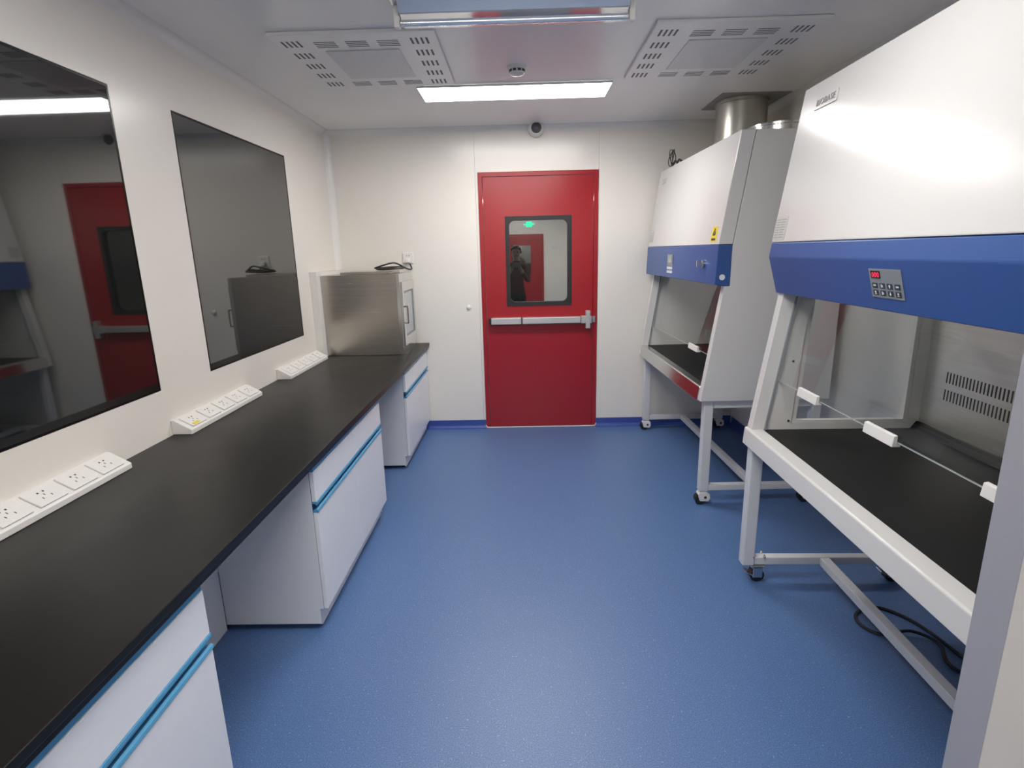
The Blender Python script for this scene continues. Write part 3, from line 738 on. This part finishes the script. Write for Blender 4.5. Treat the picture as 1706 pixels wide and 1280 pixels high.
# power cord coiled on top of the far cabinet
pts = []
for k in range(40):
    a = 2 * PI * k / 13
    pts.append((1.175 + .012 * math.sin(k * .7), 4.53 + (.058 + .006 * (k // 13)) * math.cos(a), 2.152 + .066 + (.058 + .002 * (k // 13)) * math.sin(a)))
c2 = tube(B(), smooth_path(pts, 3), .0032, 8)
merge(c2, tube(B(), smooth_path([(1.175, 4.50, 2.156), (1.165, 4.45, 2.158), (1.165, 4.40, 2.180), (1.168, 4.35, 2.160), (1.17, 4.31, 2.175), (1.19, 4.27, 2.156), (1.25, 4.24, 2.155)], 6), .0075, 8))
cc_ = single('power_cord', c2, CABLE, (1.175, 4.5, 2.152), 'coiled black power cord standing on the far safety cabinet top', 'cord', smooth=True)
# power cords lying under the near cabinet
cp_ = [(1.70, 1.55, .007), (1.66, 1.80, .007), (1.62, 2.02, .007), (1.53, 2.13, .007), (1.42, 2.10, .007), (1.385, 2.03, .007), (1.43, 1.96, .007), (1.55, 1.96, .020), (1.62, 1.90, .007), (1.58, 1.78, .007), (1.66, 1.66, .007)]
single('power_cord', tube(B(), smooth_path(cp_, 7), .0065, 8), CABLE, (1.55, 1.9, .001), 'loose black power cord on the floor under a safety cabinet', 'cord', smooth=True)

# ------------------------------------------------------------------ corridor seen through the door pane
CY0, CY1 = YB + T + .001, 13.0
CX0, CX1 = -1.2, 1.35
struct('floor_beyond', box(B(), CX0, CX1, CY0, CY1, -.05, 0), FLOOR, 'blue corridor floor beyond the red door')
struct('ceiling_beyond', box(B(), CX0, CX1, CY0, CY1, H, H + .05), CEIL, 'corridor ceiling beyond the red door')
bm = box(B(), CX0 - T, CX0, CY0, CY1, 0, H); struct('wall_beyond_left', bm, WALL, 'white corridor wall')
bm = box(B(), CX1, CX1 + T, CY0, CY1, 0, H); struct('wall_beyond_right', bm, WALL, 'white corridor wall')
struct('wall_beyond_end', box(B(), CX0, CX1, CY1, CY1 + T, 0, H), WALL, 'white corridor end wall')
d2 = Thing('door_2', (.02, CY1, 0), 'red door at the far end of the corridor', kind='structure')
d2.part('door_frame', prism(B(), [(-.48, 0), (-.48, 1.93), (.53, 1.93), (.53, 0), (.49, 0), (.49, 1.89), (-.44, 1.89), (-.44, 0)], 'y', CY1 - .03, CY1 - .001), RED)
l2 = d2.part('door_leaf', box(B(), -.436, .486, CY1 - .025, CY1 - .002, .01, 1.886, .003), RED)
d2.part('window_pane', box(B(), -.20, .24, CY1 - .028, CY1 - .0255, 1.05, 1.68, .001), DARKGLASS, l2)
t = Thing('exit_sign', (.21, CY1, 2.05), 'small lit green exit sign above the corridor door', 'sign')
t.part('sign_box', box(B(), .06, .37, CY1 - .03, CY1 - .001, 2.06, 2.225, .004), PLASTIC)
sg = B(); box(sg, .14, .27, CY1 - .033, CY1 - .0305, 2.085, 2.205); box(sg, .085, .14, CY1 - .033, CY1 - .0305, 2.125, 2.155)
prism(sg, [(.27, 2.12), (.27, 2.17), (.345, 2.145)], 'y', CY1 - .033, CY1 - .0305)
t.part('sign_face', sg, GREENSIGN, label='lit green running figure and arrow')
t = Thing('wall_switch', (.76, CY1, 1.63), 'white switch plate on the corridor end wall', 'switch')
for dx in (-.045, .035): t.part('rocker', box(B(), .76 + dx, .80 + dx, CY1 - .012, CY1 - .001, 1.60, 1.66, .003), KEYWHITE)
t = Thing('ceiling_light', (.1, 8.2, H), 'added flat ceiling light panel lighting the corridor beyond the door', 'ceiling light', 'flat ceiling light panels')  # panel added to light the corridor behind the pane
t.part('frame', frame_prism(B(), [(-.5, 11.0), (.7, 11.0), (.7, 11.3), (-.5, 11.3)], [(-.494, 11.006), (.694, 11.006), (.694, 11.294), (-.494, 11.294)], 'z', H - .022, H - .0005), PLASTIC)
t.part('diffuser', box(B(), -.494, .694, 11.006, 11.294, H - .021, H - .012), LIGHTPANEL)

# person standing in the corridor, both hands raised holding a phone in front of the chin
PXc, PYc = -.075, 9.4
def skin_body():
    V, E, R = [], [], []
    def v(x, y, z, r, link=None, r2=None):
        V.append((x, y, z)); R.append((r, r2 or r)); i = len(V) - 1
        if link is not None: E.append((link, i))
        return i
    pel = v(0, 0, .88, .135, None, .105)
    wa = v(0, 0, 1.02, .125, pel, .095); ch = v(0, 0, 1.20, .145, wa, .105); sh = v(0, 0, 1.33, .10, ch, .075)
    nk = v(0, -.005, 1.41, .052, sh); hd0 = v(0, -.015, 1.475, .066, nk); hd1 = v(0, -.018, 1.545, .082, hd0); hd2 = v(0, -.005, 1.60, .068, hd1)
    for s in (-1, 1):
        hip = v(s * .085, 0, .82, .092, pel); kn = v(s * .095, -.01, .46, .060, hip); an = v(s * .10, .01, .085, .042, kn)
        ft = v(s * .105, -.10, .040, .038, an); v(s * .108, -.17, .034, .030, ft)
        so = v(s * .165, 0, 1.30, .056, sh); el = v(s * .205, -.10, 1.06, .044, so); wr = v(s * .085, -.27, 1.25, .030, el)
        pm = v(s * .055, -.30, 1.31, .028, wr)
        for k in range(4):
            a = v(s * (.052 - .004 * k), -.315 - .004 * k, 1.345 - .018 * k + .02, .009, pm); b = v(s * (.020 - .003 * k), -.338, 1.350 - .018 * k + .02, .008, a); v(s * .002, -.334, 1.350 - .018 * k + .02, .007, b)
        a = v(s * .040, -.285, 1.345, .010, pm); b = v(s * .018, -.292, 1.372, .009, a)
    return V, E, R, pel
V, E_, R_, root = skin_body()
me = bpy.data.meshes.new('person_body'); me.from_pydata(V, E_, [])
po = bpy.data.objects.new('person_tmp', me); COL.objects.link(po)
md = po.modifiers.new('s', 'SKIN'); md.use_smooth_shade = True
for i, (a, b) in enumerate(R_):
    me.skin_vertices[0].data[i].radius = (a, b)
me.skin_vertices[0].data[root].use_root = True
po.modifiers.new('d', 'SUBSURF').levels = 2
dg = bpy.context.evaluated_depsgraph_get(); dg.update()
bme = bpy.data.meshes.new_from_object(po.evaluated_get(dg))
bpy.data.objects.remove(po, do_unlink=True)
bme.materials.clear()
for m_ in (SKIN, MAROON, TROUSER, SHOE): bme.materials.append(m_)
for p in bme.polygons:
    c = p.center; p.use_smooth = True
    hand = c.y < -.265 and c.z > 1.2
    p.material_index = 0 if (c.z > 1.40 or hand) else (1 if c.z > .86 else (2 if c.z > .085 else 3))
t = Thing('person', (PXc, PYc, 0), 'person in maroon top seen through the door pane holding a phone', 'person', local=True)
bo = bpy.data.objects.new('body', bme); COL.objects.link(bo); bo.parent = t.o
hb = B(); bmesh.ops.create_uvsphere(hb, u_segments=20, v_segments=14, radius=1)
hb.transform(Matrix.Translation((0, .008, 1.565)) @ Matrix.Diagonal((.088, .098, .092, 1)))
bmesh.ops.delete(hb, geom=[v for v in hb.verts if v.co.y < -.045 and v.co.z < 1.60 or v.co.z < 1.50], context='VERTS')
t.part('hair', hb, HAIR, smooth=True, label='short black hair')
fb = B()
for s in (-1, 1): lathe(fb, [(.009, 0), (.006, -.004), (.001, -.006)], (s * .030, -.098, 1.548), 'y', 10)
t.part('eyes', fb, HAIR)
t.part('nose', prism(B(), [(-.095, 1.545), (-.122, 1.512), (-.095, 1.505)], 'x', -.011, .011, .003), SKIN)
t.part('mouth', box(B(), -.024, .024, -.094, -.082, 1.478, 1.486, .003), MAROON)
eb = B()
for s in (-1, 1): box(eb, s * .083 - .008, s * .083 + .008, -.02, .015, 1.515, 1.57, .005)
t.part('ears', eb, SKIN)
single('phone', box(B(), PXc - .075, PXc + .075, PYc - .360, PYc - .350, 1.295, 1.375, .004), mat('black_phone', (.012, .012, .014), .2), (PXc, PYc - .355, 1.295), 'black phone held up by the person beyond the door', 'phone')
